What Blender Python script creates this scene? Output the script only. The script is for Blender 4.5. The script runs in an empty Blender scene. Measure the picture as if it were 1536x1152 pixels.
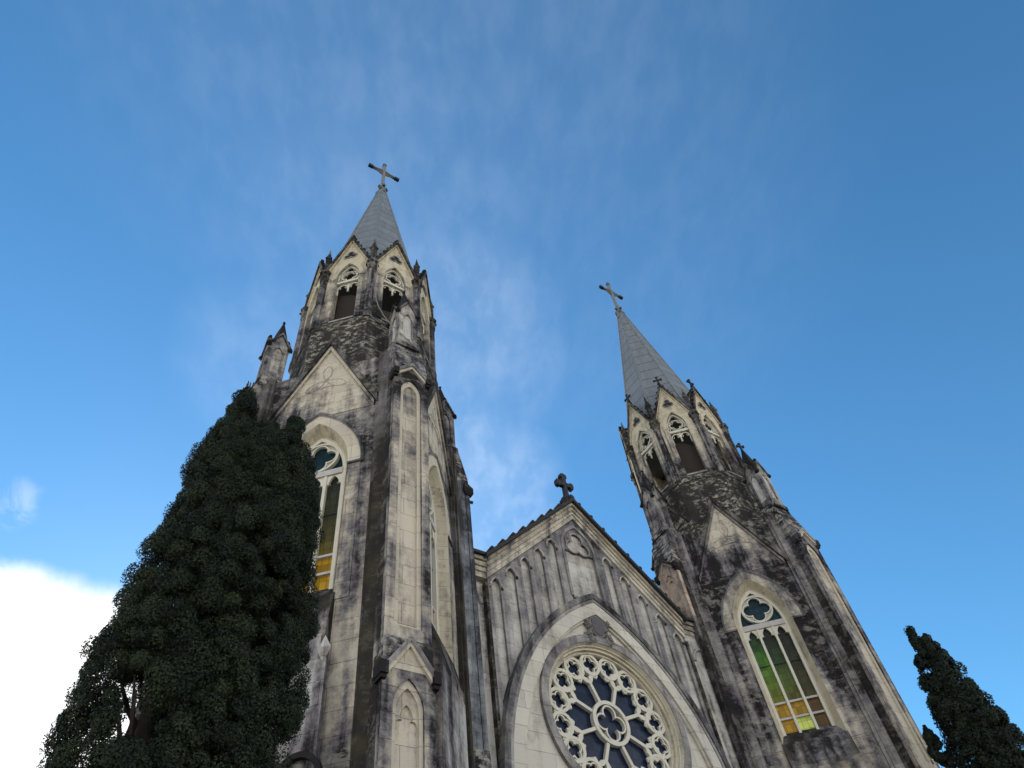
import bpy, bmesh, math, random
import numpy as np
from mathutils import Vector, Matrix

R_ = math.radians
pi = math.pi
sc = bpy.context.scene
COL = sc.collection

# ------------------------------------------------------------------ camera
cam_d = bpy.data.cameras.new('camera')
cam = bpy.data.objects.new('camera', cam_d)
COL.objects.link(cam)
sc.camera = cam
YAW, PITCH, ROLL = R_(39.599), R_(52.094), R_(-9.639)
F_ = Vector((math.sin(YAW)*math.cos(PITCH), math.cos(YAW)*math.cos(PITCH), math.sin(PITCH)))
Rt = Vector((math.cos(YAW), -math.sin(YAW), 0))
Up = Rt.cross(F_)
c_, s_ = math.cos(ROLL), math.sin(ROLL)
Rr, Ur = c_*Rt + s_*Up, -s_*Rt + c_*Up
M = Matrix((Rr, Ur, -F_)).transposed().to_4x4()
M.translation = Vector((-21.388, -23.095, 1.65))
cam.matrix_world = M
cam_d.sensor_width = 36.0
cam_d.lens = 1084.25*36.0/1536.0
cam_d.clip_start, cam_d.clip_end = 0.1, 3000

# ------------------------------------------------------------------ sky, sun, exposure
SUN_AZ, SUN_EL = R_(6.8), R_(27.4)
wd = bpy.data.worlds.new("World")
sc.world = wd
wd.use_nodes = True
nt = wd.node_tree
nt.nodes.clear()


class NB:
    """small helper for building node trees"""
    def __init__(s, nt): s.nt = nt

    def n(s, t, **kw):
        nd = s.nt.nodes.new(t)
        for k, v in kw.items(): setattr(nd, k, v)
        return nd

    def link(s, a, b): s.nt.links.new(a, b)

    def put(s, sock, v):
        if hasattr(v, 'links'): s.link(v, sock)
        else: sock.default_value = v

    def math(s, op, a, b=None, c=None, clamp=False):
        nd = s.n('ShaderNodeMath', operation=op, use_clamp=clamp)
        s.put(nd.inputs[0], a)
        if b is not None: s.put(nd.inputs[1], b)
        if c is not None: s.put(nd.inputs[2], c)
        return nd.outputs[0]

    def vmath(s, op, a, b=None):
        nd = s.n('ShaderNodeVectorMath', operation=op)
        s.put(nd.inputs[0], a)
        if b is not None: s.put(nd.inputs[1], b)
        return nd.outputs['Value'] if op in ('DOT_PRODUCT', 'LENGTH') else nd.outputs[0]

    def noise(s, vec, scale=1, detail=4, rough=.55, dist=0):
        nd = s.n('ShaderNodeTexNoise')
        s.put(nd.inputs['Vector'], vec)
        nd.inputs['Scale'].default_value = scale
        nd.inputs['Detail'].default_value = detail
        nd.inputs['Roughness'].default_value = rough
        nd.inputs['Distortion'].default_value = dist
        return nd.outputs['Fac']

    def comb(s, x, y, z):
        nd = s.n('ShaderNodeCombineXYZ')
        for i, v in enumerate((x, y, z)): s.put(nd.inputs[i], v)
        return nd.outputs[0]

    def sep(s, v):
        nd = s.n('ShaderNodeSeparateXYZ')
        s.put(nd.inputs[0], v)
        return nd.outputs

    def rng(s, v, a, b, c=0., d=1., smooth=True):
        nd = s.n('ShaderNodeMapRange')
        if smooth: nd.interpolation_type = 'SMOOTHSTEP'
        s.put(nd.inputs[0], v)
        for i, q in enumerate((a, b, c, d)): nd.inputs[i+1].default_value = q
        return nd.outputs[0]

    def mix(s, f, a, b, mode='MIX'):
        nd = s.n('ShaderNodeMix', data_type='RGBA', blend_type=mode)
        s.put(nd.inputs[0], f)
        for i, v in ((6, a), (7, b)):
            if hasattr(v, 'links'): s.link(v, nd.inputs[i])
            else: nd.inputs[i].default_value = (v[0], v[1], v[2], 1)
        return nd.outputs[2]

    def ramp(s, f, stops):
        nd = s.n('ShaderNodeValToRGB')
        s.put(nd.inputs[0], f)
        e = nd.color_ramp.elements
        while len(e) < len(stops): e.new(.5)
        for k, (p, c) in enumerate(stops):
            e[k].position = p
            e[k].color = (c[0], c[1], c[2], 1)
        return nd.outputs[0]


W = NB(nt)
tc = W.n('ShaderNodeTexCoord')
gen = tc.outputs['Generated']
sky = W.n('ShaderNodeTexSky', sky_type='NISHITA')
sky.sun_disc = False
sky.sun_elevation = SUN_EL
sky.sun_rotation = SUN_AZ
sky.altitude = 800
sky.air_density = 1.0
sky.dust_density = 0.15
sky.ozone_density = 2.2
hs = W.n('ShaderNodeHueSaturation')
hs.inputs['Hue'].default_value = .5
hs.inputs['Saturation'].default_value = 1.18
hs.inputs['Value'].default_value = 1.0
W.link(sky.outputs[0], hs.inputs['Color'])
dx, dy, dz = W.sep(gen)
zc = W.math('MAXIMUM', dz, .03)
plan = W.comb(W.math('DIVIDE', dx, zc), W.math('DIVIDE', dy, zc), 0.)


def dirv(az, el):
    az, el = R_(az), R_(el)
    return (math.sin(az)*math.cos(el), math.cos(az)*math.cos(el), math.sin(el))


# faint cirrus drawn out in streaks
rotn = W.n('ShaderNodeVectorRotate', rotation_type='Z_AXIS')
W.link(plan, rotn.inputs['Vector'])
rotn.inputs['Angle'].default_value = R_(-62)
rx, ry, rz = W.sep(rotn.outputs[0])
streak = W.noise(W.comb(W.math('MULTIPLY', rx, 2.6), W.math('MULTIPLY', ry, 4.0), 3.1), 2.6, 8, .62, .6)
patch = W.noise(plan, 1.5, 3, .5, .2)
cir = W.math('MULTIPLY', W.rng(streak, .30, .85), W.rng(patch, .30, .75))


def lobe(az, el, a0, a1):
    d = W.vmath('DOT_PRODUCT', gen, dirv(az, el))
    return W.rng(d, math.cos(R_(a1)), math.cos(R_(a0)))


near = W.math('MULTIPLY', lobe(33, 44, .5, 9), 1.3)  # thin cloud kept to patches; some imitate a pale glow beside towers and gable
for az_, el_, a0, a1, k_ in ((30, 56, .5, 13, .80), (10, 54, .5, 9, .45), (20, 68, 1, 17, .42), (34, 80, 1, 30, .34), (50, 66, 1, 26, .22)):
    near = W.math('MAXIMUM', near, W.math('MULTIPLY', lobe(az_, el_, a0, a1), k_))
ripple = W.noise(W.comb(W.math('MULTIPLY', rx, 5), W.math('MULTIPLY', ry, 9), 1.2), 2.6, 5, .55, .15)
cir = W.math('ADD', W.math('MULTIPLY', cir, .34), W.math('MULTIPLY_ADD', W.rng(ripple, .36, .72), .15, .13))
cir = W.math('MULTIPLY', cir, W.math('MULTIPLY', near, .62))
# bank of white cumulus low in the sky: one under the sun ahead, plus an unseen one added to light the front
az_n = W.noise(gen, 5.5, 7, .6, .3)
big_n = W.noise(gen, 1.7, 3, .5)
el = W.math('ARCSINE', dz)
top = W.math('MULTIPLY_ADD', az_n, .075, .572)                      # radians of elevation of the cloud top
ahead = W.rng(W.vmath('DOT_PRODUCT', gen, dirv(-10, 20)), math.cos(R_(36)), math.cos(R_(24)))
c1 = W.math('MULTIPLY', W.rng(W.math('SUBTRACT', top, el), -.008, .035), ahead)
behind = W.rng(W.vmath('DOT_PRODUCT', gen, dirv(205, 8)), math.cos(R_(112)), math.cos(R_(80)))  # unseen bright bank behind the camera, added as fill light
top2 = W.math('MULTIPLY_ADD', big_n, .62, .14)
c_fill = W.math('MULTIPLY', W.rng(W.math('SUBTRACT', top2, el), -.03, .1), behind)
cl = W.math('MAXIMUM', c1, W.math('MULTIPLY', c_fill, .95))
cl = W.math('MAXIMUM', cl, W.math('MULTIPLY', W.math('MULTIPLY', W.rng(W.noise(gen, 26, 6, .6, .6), .44, .70), lobe(-7.6, 38.4, .05, 2.0)), .2))
tint = W.mix(1.0, hs.outputs[0], (1.10, 1.45, 1.38), 'MULTIPLY')
c_white = W.ramp(W.noise(gen, 9, 6, .6, .2), [(.3, (6.2, 6.5, 7.0)), (.62, (10.5, 10.4, 10.2))])
skyc = W.mix(cir, tint, (7.2, 8.0, 9.0))
c_white = W.mix(1.0, c_white, W.mix(c_fill, (1, 1, 1), (2.0, 1.93, 1.82)), 'MULTIPLY')  # brightens the added bank to lift the light on the front
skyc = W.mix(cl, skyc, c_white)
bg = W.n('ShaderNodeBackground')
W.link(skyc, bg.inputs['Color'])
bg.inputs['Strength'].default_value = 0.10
out = W.n('ShaderNodeOutputWorld')
W.link(bg.outputs[0], out.inputs['Surface'])

sun_d = bpy.data.lights.new('sun', 'SUN')
sun_d.energy = 3.0
sun_d.angle = R_(.5)
sun_d.color = (1.0, .9, .76)
sun = bpy.data.objects.new('sun', sun_d)
COL.objects.link(sun)
sd = Vector((math.sin(SUN_AZ)*math.cos(SUN_EL), math.cos(SUN_AZ)*math.cos(SUN_EL), math.sin(SUN_EL)))
sun.rotation_euler = sd.to_track_quat('Z', 'Y').to_euler()
sun.location = sd*200

sc.view_settings.view_transform = 'Standard'
sc.view_settings.look = 'None'
sc.view_settings.gamma = 1
sc.view_settings.exposure = 0.68

# ------------------------------------------------------------------ materials
MATS = {}


def new_mat(name):
    m = bpy.data.materials.new(name)
    m.use_nodes = True
    m.node_tree.nodes.clear()
    b = NB(m.node_tree)
    p = b.n('ShaderNodeBsdfPrincipled')
    o = b.n('ShaderNodeOutputMaterial')
    b.link(p.outputs[0], o.inputs[0])
    MATS[name] = m
    return m, b, p


def stone(name, dirt, cream=(.64, .545, .40), flecks=0., moss=0., zs=None, edge=None, rows=.75, width=2.2, contrast=1.,
          dark=(.020, .017, .017), mid=(.150, .136, .140), mortar=.38, joint=.016, fscale=1., flcol=(.42, .39, .33)):
    """coursed stone with weathering. zs: [(z, extra dirt)...]; edge: (t0, t1, extra) towards the sides of a face"""
    m, b, p = new_mat(name)
    g = b.n('ShaderNodeNewGeometry')
    P, N = g.outputs['Position'], g.outputs['True Normal']
    O = b.n('ShaderNodeTexCoord').outputs['Object']
    tn = b.vmath('CROSS_PRODUCT', (0, 0, 1), N)
    u = b.vmath('DOT_PRODUCT', O, tn)
    wu = b.vmath('DOT_PRODUCT', P, tn)
    x, y, z = b.sep(P)
    br = b.n('ShaderNodeTexBrick')
    br.offset = .5
    b.link(b.comb(b.math('ADD', wu, 300), z, 0), br.inputs['Vector'])
    for k, v in (('Scale', 1), ('Mortar Size', joint), ('Mortar Smooth', .6), ('Bias', 0), ('Brick Width', width), ('Row Height', rows)):
        br.inputs[k].default_value = v
    br.inputs['Color1'].default_value = (.84, .84, .84, 1)
    br.inputs['Color2'].default_value = (1, 1, 1, 1)
    br.inputs['Mortar'].default_value = (.9, .9, .9, 1)
    strk = b.noise(b.comb(b.math('MULTIPLY', wu, 1.5), b.math('MULTIPLY', z, .13), b.vmath('DOT_PRODUCT', N, (3.1, 7.7, 2))), 1.3, 5, .55, .2)
    blot = b.noise(P, .38, 5, .56, .5)
    med = b.noise(P, 1.7, 9, .70, .3)
    fine = b.noise(P, 6.5, 6, .68)
    d = b.math('MULTIPLY_ADD', b.math('SUBTRACT', strk, .5), 1.55*contrast, dirt)
    d = b.math('ADD', d, b.math('MULTIPLY', b.math('SUBTRACT', blot, .5), 1.35*contrast))
    d = b.math('ADD', d, b.math('MULTIPLY', b.math('SUBTRACT', med, .5), 1.15*contrast))
    d = b.math('ADD', d, b.math('MULTIPLY', b.math('SUBTRACT', fine, .5), .5*contrast))
    if zs:
        z0, z1 = zs[0][0], zs[-1][0]
        rp = b.ramp(b.rng(z, z0, z1, smooth=False), [((q-z0)/(z1-z0), (.5+v*.5,)*3) for q, v in zs])
        d = b.math('ADD', d, b.math('MULTIPLY_ADD', rp, 2., -1.))
    if edge:
        d = b.math('ADD', d, b.rng(b.math('ABSOLUTE', b.math('ADD', u, edge[3] if len(edge) > 3 else 0.)), edge[0], edge[1], 0, edge[2]))
    if flecks:
        fl = b.noise(b.comb(b.math('MULTIPLY', wu, 1.25*fscale), b.math('MULTIPLY', z, 2.1*fscale), b.vmath('DOT_PRODUCT', N, (3, 5, 2))), 1.25, 9, .74, .08)
        fl = b.math('MULTIPLY', b.rng(fl, .50, .57), b.rng(b.noise(P, .8, 4, .55), .40, .56))
    d = b.math('ADD', d, b.math('MULTIPLY', br.outputs['Fac'], .12), clamp=True)
    warm = b.mix(b.noise(P, .9, 4, .6), cream, (cream[0]*.88, cream[1]*.93, cream[2]*1.08))
    greyc = [cream[i]*.42+mid[i]*.58 for i in range(3)]
    col = b.mix(b.rng(d, .12, .48), warm, greyc)
    col = b.mix(b.rng(d, .38, .68), col, mid)
    col = b.mix(b.rng(d, .60, .92), col, dark)
    if moss:
        ms = b.math('MULTIPLY', b.rng(b.noise(P, .8, 5, .6, .5), .42, .68), moss)
        col = b.mix(ms, col, (.072, .060, .030))
    if flecks:
        col = b.mix(b.math('MULTIPLY', fl, flecks), col, flcol)
    col = b.mix(1., col, br.outputs['Color'], 'MULTIPLY')
    col = b.mix(b.math('MULTIPLY', br.outputs['Fac'], mortar), col, (.06, .053, .048))
    b.link(col, p.inputs['Base Color'])
    p.inputs['Roughness'].default_value = .92
    p.inputs['Specular IOR Level'].default_value = .2
    bp = b.n('ShaderNodeBump')
    bp.inputs['Strength'].default_value = .4
    bp.inputs['Distance'].default_value = .03
    hgt = b.math('SUBTRACT', b.math('MULTIPLY_ADD', fine, 1.0, b.noise(P, 22, 4, .6)), b.math('MULTIPLY', br.outputs['Fac'], 1.2))
    b.link(hgt, bp.inputs['Height'])
    b.link(bp.outputs[0], p.inputs['Normal'])
    return m


stone('wall_left', .46, zs=[(10, -.06), (17, -.08), (21, -.02), (23.5, .16), (26.3, .28), (28, .34), (31, .36)], edge=(1.9, 2.6, .14), flecks=.45)
stone('wall_right', .70, zs=[(14, -.08), (18, -.12), (21, -.06), (23, .12), (26.5, .18), (28.2, .2), (31, .2)], edge=(1.4, 2.5, .08), flecks=.4)
stone('wall_low', .50, cream=(.5, .47, .42))
stone('gable_left', .26, zs=[(26.3, .30), (27.6, .06), (29, -.1), (31, -.2)], edge=(1.0, 2.0, .22, -.5), rows=.62, mortar=.3)
stone('gable_right', .50, zs=[(26.3, .30), (28.0, .12), (29.3, -.18), (31, -.35)], rows=.62, mortar=.3)
stone('strip_left', .78, moss=.5, cream=(.45, .41, .34), flecks=.08, zs=[(5, .22), (21, .2), (25, -.1), (30, .04)], contrast=.55, dark=(.030, .025, .021))
stone('strip_right', .58, moss=.2, cream=(.45, .41, .36), flecks=.3, zs=[(5, -.1), (20, .0), (30, .12)], contrast=.9)
stone('strip', .62, moss=.4, cream=(.45, .41, .34), flecks=.3)
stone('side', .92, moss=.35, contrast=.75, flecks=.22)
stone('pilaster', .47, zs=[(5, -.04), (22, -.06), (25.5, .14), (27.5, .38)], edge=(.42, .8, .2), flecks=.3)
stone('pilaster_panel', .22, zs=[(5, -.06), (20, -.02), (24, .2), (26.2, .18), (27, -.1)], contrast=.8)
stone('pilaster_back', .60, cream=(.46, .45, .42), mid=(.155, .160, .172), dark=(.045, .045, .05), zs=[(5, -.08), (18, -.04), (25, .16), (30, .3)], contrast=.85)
stone('clean', .12, contrast=.6, mortar=.3)
stone('yellow', .16, cream=(.63, .54, .37), contrast=.8, mortar=.25, rows=.7)
stone('arch_panel', .16, cream=(.66, .59, .46), contrast=.5, mortar=.36, width=2.6)
stone('arcade', .56, cream=(.58, .53, .46), zs=[(17, -.2), (22, -.06), (28, .10)], contrast=.6, mortar=.16, mid=(.17, .16, .165))
stone('arcade_back', .32, cream=(.62, .56, .46), zs=[(17, -.1), (22, .04), (24, .02), (27, .05)], contrast=.7, mortar=.2)
stone('end_strip', .26, cream=(.62, .56, .46), contrast=1.1, mortar=.2, moss=.25)
stone('grey_trim', .48, cream=(.52, .48, .42), contrast=.6, rows=1.3)
stone('hood', .68, contrast=.6, rows=1.3, mid=(.15, .145, .15))
stone('dark_trim', .84, contrast=.8, moss=.5, flecks=.25, rows=.9)
stone('drum', .98, flecks=.85, moss=.4, rows=.42, width=.9, contrast=.8, zs=[(28, .06), (34, 0), (35, -.12)], fscale=1.7, dark=(.036, .031, .028), mid=(.11, .098, .09))
stone('weather', .80, flecks=.8, rows=.40, width=.8, fscale=1.3)
stone('belfry', .42, cream=(.62, .52, .37), zs=[(34.5, .4), (36.5, .24), (38.5, 0), (41, -.1)], rows=.46, width=1.1, contrast=1., flecks=.2)
stone('belfry_gable', .18, cream=(.66, .55, .36), contrast=.7, rows=.5, width=1.2, mortar=.25)
stone('shaft', .78, cream=(.5, .43, .34), contrast=1., rows=.9, flecks=.2)
stone('soot', .95, contrast=.5)
stone('voussoir', .46, contrast=1., mortar=.4)
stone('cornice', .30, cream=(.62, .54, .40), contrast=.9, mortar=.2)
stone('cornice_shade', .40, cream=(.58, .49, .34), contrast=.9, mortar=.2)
stone('pinnacle_dark', .74, cream=(.5, .45, .38), rows=.6, flecks=.2)
stone('pinnacle', .54, cream=(.58, .52, .42), rows=.6)
stone('pinnacle_panel', .28, cream=(.62, .57, .48), contrast=.8)
stone('peach', .22, cream=(.66, .49, .35), contrast=.8, zs=[(5, .62), (22.5, .6), (24.2, .08), (27, 0), (28, .1)])  # warm light on this buttress face is put into its peach colour
stone('sill', .66, contrast=.9, moss=.6, zs=[(14, -.1), (16, .1), (17, .14)])
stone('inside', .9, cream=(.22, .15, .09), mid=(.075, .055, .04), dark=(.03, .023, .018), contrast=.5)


def simple(name, col, rough=.7, var=.3, scale=4, metal=0, spec=.4, bump=0):
    m, b, p = new_mat(name)
    g = b.n('ShaderNodeNewGeometry')
    nz = b.noise(g.outputs['Position'], scale, 5, .6)
    c = b.mix(nz, [v*(1-var) for v in col], [min(1, v*(1+var)) for v in col])
    b.link(c, p.inputs['Base Color'])
    p.inputs['Roughness'].default_value = rough
    p.inputs['Metallic'].default_value = metal
    p.inputs['Specular IOR Level'].default_value = spec
    if bump:
        bp = b.n('ShaderNodeBump')
        bp.inputs['Strength'].default_value = bump
        bp.inputs['Distance'].default_value = .05
        b.link(nz, bp.inputs['Height'])
        b.link(bp.outputs[0], p.inputs['Normal'])
    return m


simple('tracery', (.60, .56, .46), .85, .18, 2.5)
simple('tracery_grey', (.46, .43, .40), .9, .3, 3)
simple('tile', (.035, .032, .032), .9, .5, 3)
simple('iron', (.02, .02, .022), .7, .3, 6)
simple('cross_metal', (.10, .095, .09), .6, .5, 5, .2)
simple('brown_metal', (.16, .12, .085), .7, .4, 5)
simple('cable', (.22, .2, .17), .8)
simple('shield', (.10, .095, .10), .9, .3, 4)
simple('crest', (.17, .155, .14), .9, .5, 6, bump=.5)
simple('plaster', (.34, .32, .30), .9, .4, 5)
simple('wood', (.030, .020, .013), .8, .4, 3)
simple('bark', (.045, .034, .026), .9, .4, 8, bump=.5)


def spire_mat():
    m, b, p = new_mat('spire_metal')
    g = b.n('ShaderNodeNewGeometry')
    P, N = g.outputs['Position'], g.outputs['True Normal']
    x, y, z = b.sep(P)
    h = b.vmath('DOT_PRODUCT', N, (1.3, 2.1, 0))
    off = b.math('MULTIPLY', b.math('SINE', b.math('MULTIPLY', h, 7)), .6)
    fr = b.math('FRACT', b.math('DIVIDE', b.math('ADD', z, off), 1.32))
    seam = b.math('LESS_THAN', fr, .075)
    row = b.math('FLOOR', b.math('DIVIDE', b.math('ADD', z, off), 1.32))
    wn = b.n('ShaderNodeTexWhiteNoise', noise_dimensions='2D')
    b.link(b.comb(row, b.math('MULTIPLY', h, 10), 0), wn.inputs[0])
    strk = b.noise(b.comb(b.math('MULTIPLY', x, 3), b.math('MULTIPLY', y, 3), b.math('MULTIPLY', z, .35)), 1, 6, .65)
    c = b.ramp(b.math('MULTIPLY_ADD', wn.outputs[0], .12, b.math('MULTIPLY', strk, .95)), [(.2, (.12, .13, .135)), (.8, (.235, .245, .25))])
    c = b.mix(b.math('MULTIPLY', seam, .8), c, (.05, .053, .056))
    rust = b.rng(b.noise(P, 1.4, 6, .7), .62, .75)
    c = b.mix(b.math('MULTIPLY', rust, .45), c, (.10, .08, .065))
    b.link(c, p.inputs['Base Color'])
    p.inputs['Metallic'].default_value = .1
    p.inputs['Roughness'].default_value = .6
    bp = b.n('ShaderNodeBump')
    bp.inputs['Strength'].default_value = .3
    bp.inputs['Distance'].default_value = .03
    b.link(b.math('SUBTRACT', b.noise(P, 2.5, 3), b.math('MULTIPLY', seam, .8)), bp.inputs['Height'])
    b.link(bp.outputs[0], p.inputs['Normal'])


spire_mat()
simple('spire_rib', (.19, .20, .205), .55, .25, 3, .2)


def glass(name, stops, z0, z1, emit):
    """leaded coloured glass: tone runs with height, weak emission stands in for daylight through it"""
    m, b, p = new_mat(name)
    g = b.n('ShaderNodeNewGeometry')
    P = g.outputs['Position']
    x, y, z = b.sep(P)
    f = b.rng(z, z0, z1, smooth=False)
    f = b.math('ADD', f, b.math('MULTIPLY', b.math('SUBTRACT', b.noise(P, .9, 3), .5), .14))
    c = b.ramp(f, stops)
    uu = b.vmath('DOT_PRODUCT', P, b.vmath('CROSS_PRODUCT', (0, 0, 1), g.outputs['True Normal']))
    br = b.n('ShaderNodeTexBrick')
    br.offset = 0.
    b.link(b.comb(b.math('ADD', uu, 300), z, 0), br.inputs['Vector'])
    for k, v in (('Scale', 1), ('Mortar Size', .014), ('Brick Width', .27), ('Row Height', .36)): br.inputs[k].default_value = v
    br.inputs['Color1'].default_value = (.62, .62, .62, 1)
    br.inputs['Color2'].default_value = (1.15, 1.15, 1.15, 1)
    br.inputs['Mortar'].default_value = (.5, .5, .5, 1)
    c = b.mix(1., c, br.outputs['Color'], 'MULTIPLY')
    c = b.mix(b.math('MULTIPLY', b.noise(P, 5, 5), .5), c, [0.01]*3)
    b.link(c, p.inputs['Base Color'])
    p.inputs['Roughness'].default_value = .25
    p.inputs['Specular IOR Level'].default_value = .12
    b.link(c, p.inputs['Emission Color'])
    p.inputs['Emission Strength'].default_value = emit  # panes glow by themselves, in place of daylight passing through
    bp = b.n('ShaderNodeBump')
    bp.inputs['Strength'].default_value = .15
    b.link(b.noise(P, 6, 3), bp.inputs['Height'])
    b.link(bp.outputs[0], p.inputs['Normal'])


K = (.012, .012, .010)
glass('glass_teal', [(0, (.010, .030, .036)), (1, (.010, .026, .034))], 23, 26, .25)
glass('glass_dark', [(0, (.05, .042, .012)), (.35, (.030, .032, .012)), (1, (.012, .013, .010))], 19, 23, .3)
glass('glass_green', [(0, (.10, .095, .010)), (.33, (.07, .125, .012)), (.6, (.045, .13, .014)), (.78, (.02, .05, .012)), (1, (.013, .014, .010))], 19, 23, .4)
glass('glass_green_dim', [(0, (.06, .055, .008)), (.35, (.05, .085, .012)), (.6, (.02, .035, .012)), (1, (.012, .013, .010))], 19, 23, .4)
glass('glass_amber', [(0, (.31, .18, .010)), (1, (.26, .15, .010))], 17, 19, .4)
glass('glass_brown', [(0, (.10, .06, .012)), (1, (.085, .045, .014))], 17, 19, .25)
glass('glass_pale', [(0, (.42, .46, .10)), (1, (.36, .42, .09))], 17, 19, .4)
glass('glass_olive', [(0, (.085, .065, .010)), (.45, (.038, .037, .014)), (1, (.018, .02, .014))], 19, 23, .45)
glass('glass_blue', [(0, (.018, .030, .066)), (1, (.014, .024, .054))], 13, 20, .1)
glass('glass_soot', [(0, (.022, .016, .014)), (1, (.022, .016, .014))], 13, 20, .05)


def leaf_mat(name, c0, c1):
    m, b, p = new_mat(name)
    at = b.n('ShaderNodeAttribute', attribute_name='tint')
    c = b.mix(at.outputs['Fac'], c0, c1)
    b.link(c, p.inputs['Base Color'])
    p.inputs['Roughness'].default_value = .65
    p.inputs['Specular IOR Level'].default_value = .25
    tr = b.n('ShaderNodeBsdfTranslucent')
    b.link(c, tr.inputs['Color'])
    mx = b.n('ShaderNodeMixShader')
    mx.inputs[0].default_value = .12
    b.link(p.outputs[0], mx.inputs[1])
    b.link(tr.outputs[0], mx.inputs[2])
    o = [n for n in m.node_tree.nodes if n.type == 'OUTPUT_MATERIAL'][0]
    b.link(mx.outputs[0], o.inputs[0])


leaf_mat('leaf', (.007, .012, .006), (.032, .046, .018))
leaf_mat('leaf_far', (.008, .012, .008), (.022, .032, .017))


def ground_mat():
    m, b, p = new_mat('ground')
    g = b.n('ShaderNodeNewGeometry')
    P = g.outputs['Position']
    br = b.n('ShaderNodeTexBrick')
    b.link(P, br.inputs['Vector'])
    for k, v in (('Scale', 1), ('Mortar Size', .012), ('Brick Width', .8), ('Row Height', .4)):
        br.inputs[k].default_value = v
    br.inputs['Color1'].default_value = (.38, .35, .31, 1)
    br.inputs['Color2'].default_value = (.31, .29, .26, 1)
    br.inputs['Mortar'].default_value = (.16, .15, .13, 1)
    far = b.rng(b.vmath('LENGTH', P), 55, 60)
    grass = b.mix(b.noise(P, .6, 6, .7), (.05, .07, .02), (.10, .11, .04))
    c = b.mix(b.math('MULTIPLY', b.noise(P, .35, 6, .65), .6), br.outputs['Color'], (.2, .18, .16))
    b.link(b.mix(far, c, grass), p.inputs['Base Color'])
    p.inputs['Roughness'].default_value = .9


ground_mat()


# ------------------------------------------------------------------ 2-D outlines
def arch_pts(hw, zs, apex, n=14):
    """two-centred pointed arch from (-hw,zs) over the apex to (hw,zs)"""
    h = apex-zs
    c = (h*h-hw*hw)/(2*hw)
    R = hw+c
    a1 = math.atan2(h, c)
    right = [(-c+R*math.cos(a1*k/n), zs+R*math.sin(a1*k/n)) for k in range(n+1)]
    return [(-x, z) for x, z in right[:-1]] + right[::-1]


def arch_loop(hw, z0, zs, apex, n=14):
    return [(-hw, z0)]+arch_pts(hw, zs, apex, n)+[(hw, z0)]


def circ(cx, cz, r, n=40):
    return [(cx+r*math.cos(2*pi*k/n), cz+r*math.sin(2*pi*k/n)) for k in range(n)]


def foil(cx, cz, lobes, dist, rr, rot=0., n=64):
    """outline of the union of `lobes` circles of radius rr set at distance dist (quatrefoil, trefoil)"""
    o = []
    for k in range(n):
        th = 2*pi*k/n
        st = 2*pi/lobes
        ph = (th-rot+st/2) % st - st/2
        r = dist*math.cos(ph)+math.sqrt(max(0, rr*rr-(dist*math.sin(ph))**2))
        o.append((cx+r*math.cos(th), cz+r*math.sin(th)))
    return o


def head(w, cx, zs, n=9):
    """cusped lancet head from (cx-w,zs) to (cx+w,zs)"""
    o = []
    for k in range(n):                       # left small lobe
        a = pi+ -(k/(n-1))*pi*.62
        o.append((cx-w*.56+w*.44*math.cos(a), zs+w*.1+w*.44*math.sin(a)))
    lp = [(x, z) for x, z in arch_pts(w*.62, zs+w*.62, zs+w*1.85, 6)]
    pts = o+[(cx+x, z) for x, z in lp]+[(2*cx-x, z) for x, z in o[::-1]]
    return [(cx-w, zs)]+pts+[(cx+w, zs)]


# ------------------------------------------------------------------ mesh builder
_plate_cache = {}


def plate_geo(loops, bevel):
    key = (tuple(tuple((round(x, 4), round(y, 4)) for x, y in l) for l in loops), bevel)
    if key in _plate_cache: return _plate_cache[key]
    cu = bpy.data.curves.new('tmp', 'CURVE')
    cu.dimensions = '2D'
    cu.fill_mode = 'BOTH'
    cu.extrude = .5
    for l in loops:
        sp = cu.splines.new('POLY')
        sp.points.add(len(l)-1)
        for p, (x, y) in zip(sp.points, l): p.co = (x, y, 0, 1)
        sp.use_cyclic_u = True
    ob = bpy.data.objects.new('tmp', cu)
    me = bpy.data.meshes.new_from_object(ob)
    bm = bmesh.new()
    bm.from_mesh(me)
    bmesh.ops.remove_doubles(bm, verts=bm.verts, dist=1e-5)
    bmesh.ops.recalc_face_normals(bm, faces=bm.faces)
    bm.verts.index_update()
    r = ([v.co.copy() for v in bm.verts], [[v.index for v in f.verts] for f in bm.faces])
    bm.free()
    bpy.data.meshes.remove(me)
    bpy.data.objects.remove(ob)
    bpy.data.curves.remove(cu)
    _plate_cache[key] = r
    return r


def frame(angle, r=0., off=(0, 0, 0)):
    """matrix: (t, z, n) on the face whose outward normal has this angle, at distance r -> local"""
    a = R_(angle)
    n = Vector((math.cos(a), math.sin(a), 0))
    t = Vector((-math.sin(a), math.cos(a), 0))
    m = Matrix((t, Vector((0, 0, 1)), n)).transposed().to_4x4()
    m.translation = n*r+Vector(off)
    return m


I4 = Matrix.Identity(4)


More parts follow.
